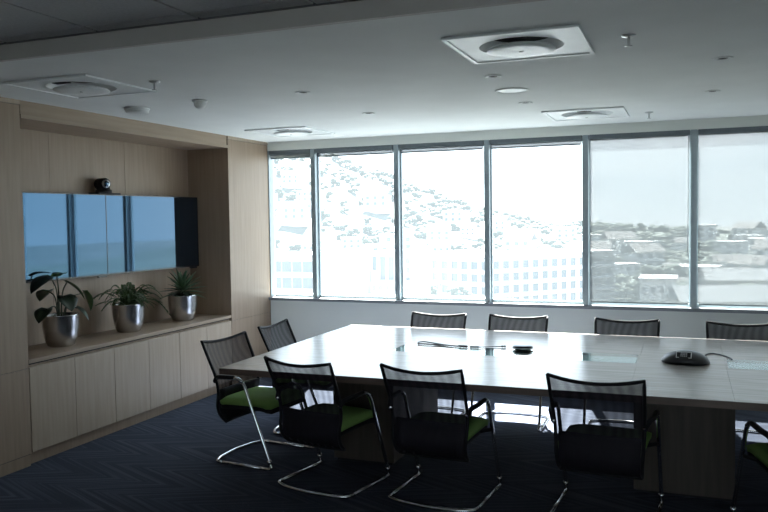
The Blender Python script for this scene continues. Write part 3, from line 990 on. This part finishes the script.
for k, (x, y) in enumerate(hs):
    c = hp[k] if k < 2 else copy_tree(hp[k % 2])
    z = hill_z(x, y) if y > 225 else GZ
    s = random.uniform(.8, 1.35)
    c.location = (x, y, z + 1.5 * s); c.rotation_euler = (0, 0, random.uniform(-.7, .7)); c.scale = (s, s, s)

# larger buildings
def facade(t, origin, ax, n_cols, n_floors, pitch, fh, ztop, w=2.0, h=1.7, mat='far_glass', bands=True, mullion=True):
    """windows along direction ax (unit, in plan) starting at origin; outward normal is ax rotated by -90 degrees"""
    ax = Vector((ax[0], ax[1], 0)).normalized(); nr = Vector((ax.y, -ax.x, 0))
    Rm = Matrix(((ax.x, -nr.x, 0), (ax.y, -nr.y, 0), (0, 0, 1))).to_4x4()
    bm = bmesh.new(); add_box(bm, -w / 2, w / 2, -.06, .06, 0, h); bmesh.ops.transform(bm, matrix=Rm, verts=bm.verts)
    me = None
    for f in range(n_floors):
        z = ztop - 1.0 - f * fh - h
        for c in range(n_cols):
            p = Vector(origin) + ax * (pitch * (c + .5)); p.z = z
            if me is None:
                o = finish('window', bm, mat, t); me = o.data
            else:
                o = bpy.data.objects.new('window', me); COL.objects.link(o); o.parent = t
            o.location = p
    if bands:
        for f in range(n_floors + 1):
            z = ztop - .35 - f * fh
            b2 = bmesh.new(); add_box(b2, 0, pitch * n_cols, -.9, 0, -.25, .1); bmesh.ops.transform(b2, matrix=Rm, verts=b2.verts)
            o = finish('balcony_slab', b2, 'render_white', t); o.location = (origin[0], origin[1], z)
    if mullion:
        me2 = None
        b3 = bmesh.new(); add_box(b3, -.12, .12, -.9, 0, -fh * n_floors, 0); bmesh.ops.transform(b3, matrix=Rm, verts=b3.verts)
        for c in range(0, n_cols + 1, 1):
            p = Vector(origin) + ax * (pitch * c); p.z = ztop - .3
            if me2 is None:
                o = finish('balcony_divider', b3, 'render_white', t); me2 = o.data
            else:
                o = bpy.data.objects.new('balcony_divider', me2); COL.objects.link(o); o.parent = t
            o.location = p

def prism(name, mat, pts, z0, z1, parent):
    bm = bmesh.new(); a = [bm.verts.new((x, y, z0)) for x, y in pts]; b = [bm.verts.new((x, y, z1)) for x, y in pts]
    bm.faces.new(a); bm.faces.new(b)
    for i in range(len(pts)):
        j = (i + 1) % len(pts); bm.faces.new((a[i], a[j], b[j], b[i]))
    return finish(name, bm, mat, parent)

# apartment block with its corner towards the room
ap = thing('apartment_block', 'long white apartment block with a grid of balconies and windows', 'building', (0, 0, 0))
A_, B_, C_ = (-62.5, 186.0), (-40.0, 178.0), (-14.0, 207.0)
prism('wall', 'render_white', [A_, B_, (-34, 192), (-56.5, 200)], GZ, -8.2, ap)
prism('wall', 'render_white', [B_, C_, (-25, 217), (-50, 190)], GZ, -8.0, ap)
prism('roof', 'roof_white', [(-63.5, 185), (-39.8, 176.6), (-33, 192.5), (-56.5, 201.5)], -8.2, -7.6, ap)
prism('roof', 'roof_white', [(-39.8, 176.6), (-12.5, 207), (-24, 219), (-51, 191)], -7.95, -7.4, ap)
la = math.hypot(B_[0] - A_[0], B_[1] - A_[1]); lb = math.hypot(C_[0] - B_[0], C_[1] - B_[1])
facade(ap, (A_[0], A_[1], 0), (B_[0] - A_[0], B_[1] - A_[1]), 8, 4, la / 8, 3.05, -8.2, 2.1, 1.9)
facade(ap, (B_[0], B_[1], 0), (C_[0] - B_[0], C_[1] - B_[1]), 13, 4, lb / 13, 3.0, -8.0, 2.0, 1.9)

of = thing('office_building', 'flat-roofed office with long bluish window strips', 'building', (0, 0, 0))
prism('wall', 'render_white', [(-95, 150), (-74, 150), (-74, 166), (-95, 166)], GZ, -6.6, of)
prism('roof', 'roof_white', [(-95.6, 149.4), (-73.4, 149.4), (-73.4, 166.6), (-95.6, 166.6)], -6.6, -6.1, of)
facade(of, (-95, 150, 0), (1, 0), 8, 3, 21 / 8, 3.7, -6.6, 2.4, 2.5, bands=False, mullion=False)

bw = thing('white_building', 'plain white windowless block beside the office', 'building', (0, 0, 0))
prism('wall', 'render_white', [(-61, 130), (-54.8, 130), (-54.8, 142), (-61, 142)], GZ, -5.4, bw)
prism('roof', 'roof_white', [(-61.3, 129.7), (-54.7, 129.7), (-54.7, 142.3), (-61.3, 142.3)], -5.4, -5.0, bw)
facade(bw, (-61, 130, 0), (1, 0), 2, 1, 3.1, 3, -17.0, 1.2, 1.3, bands=False, mullion=False)

to = thing('tower_building', 'pale building with tall dark window shafts and a lower wing', 'building', (0, 0, 0))
prism('wall', 'render_white', [(-54.5, 137), (-46, 137), (-46, 149), (-54.5, 149)], GZ, -5.2, to)
prism('roof', 'roof_white', [(-54.55, 136.7), (-45.7, 136.7), (-45.7, 149.3), (-54.55, 149.3)], -5.2, -4.8, to)
for x in (-52.0, -50.2):
    box('shaft_glazing', 'far_glass', x - .55, x + .55, 136.9, 137.02, -11, -5.8, to)
facade(to, (-48.8, 137, 0), (1, 0), 2, 3, 1.4, 1.9, -5.0, .8, 1.1, bands=False, mullion=False)
box('window', 'far_glass', -54.2, -53.4, 136.9, 137.02, -8.5, -5.8, to)
prism('wing', 'render_cream', [(-53, 133), (-45, 133), (-45, 137), (-53, 137)], GZ, -10.4, to)
facade(to, (-53, 133, 0), (1, 0), 6, 2, 8 / 6, 2.2, -10.2, .8, 1.1, bands=False, mullion=False)

wh = thing('low_white_building', 'low white building with small windows among trees', 'building', (0, 0, 0))
prism('wall', 'render_white', [(-4.5, 160), (2.4, 160), (2.4, 170), (-4.5, 170)], GZ, -11.5, wh)
prism('roof', 'roof_white', [(-4.8, 159.7), (2.7, 159.7), (2.7, 170.3), (-4.8, 170.3)], -11.5, -11.1, wh)
facade(wh, (-4.5, 160, 0), (1, 0), 4, 3, 1.72, 2.6, -12.0, .7, 1.0, bands=False, mullion=False)

for k, (x0, x1, y0, y1, z, lab) in enumerate(((-75, -22, 62, 108, -10.6, 'large white flat roof close below the uncovered windows'), (-19, 2, 66, 104, -11.2, 'white flat roof close below the first lowered blind'), (7, 40, 60, 92, -9.6, 'white flat roof close below the second lowered blind'))):
    t = thing('flat_roof_building', lab, 'building', (0, 0, 0), group='flat-roofed buildings close below')
    prism('wall', 'render_cream', [(x0, y0), (x1, y0), (x1, y1), (x0, y1)], GZ, z, t)
    prism('roof', 'roof_white', [(x0 - .3, y0 - .3), (x1 + .3, y0 - .3), (x1 + .3, y1 + .3), (x0 - .3, y1 + .3)], z, z + .3, t)
    for q in range(3):
        xx = x0 + (x1 - x0) * (.2 + .3 * q)
        box('roof_unit', 'render_grey', xx, xx + 2.2, y0 + 14, y0 + 16, z + .3, z + 1.5, t)
for k, (x, y, L, a) in enumerate(SHEDS):
    t = thing('long_shed', ['long grey roofed shed angled behind the flat roof', 'long grey roofed shed, largest of three among trees', 'long grey roofed shed furthest among the trees'][k], 'building', (x, y, GZ), a, group='long sheds')
    box('wall', 'render_cream', -L / 2, L / 2, -4, 4, 0, 9, t)
    bm = bmesh.new(); l = L / 2 + .4
    v = [bm.verts.new(p) for p in ((-l, -4.6, 9), (l, -4.6, 9), (l, 4.6, 9), (-l, 4.6, 9), (-l, 0, 11.4), (l, 0, 11.4))]
    for f in ((0, 1, 5, 4), (3, 2, 5, 4), (0, 3, 4), (1, 2, 5), (0, 1, 2, 3)):
        bm.faces.new([v[i] for i in f])
    finish('roof', bm, 'roof_grey', t)
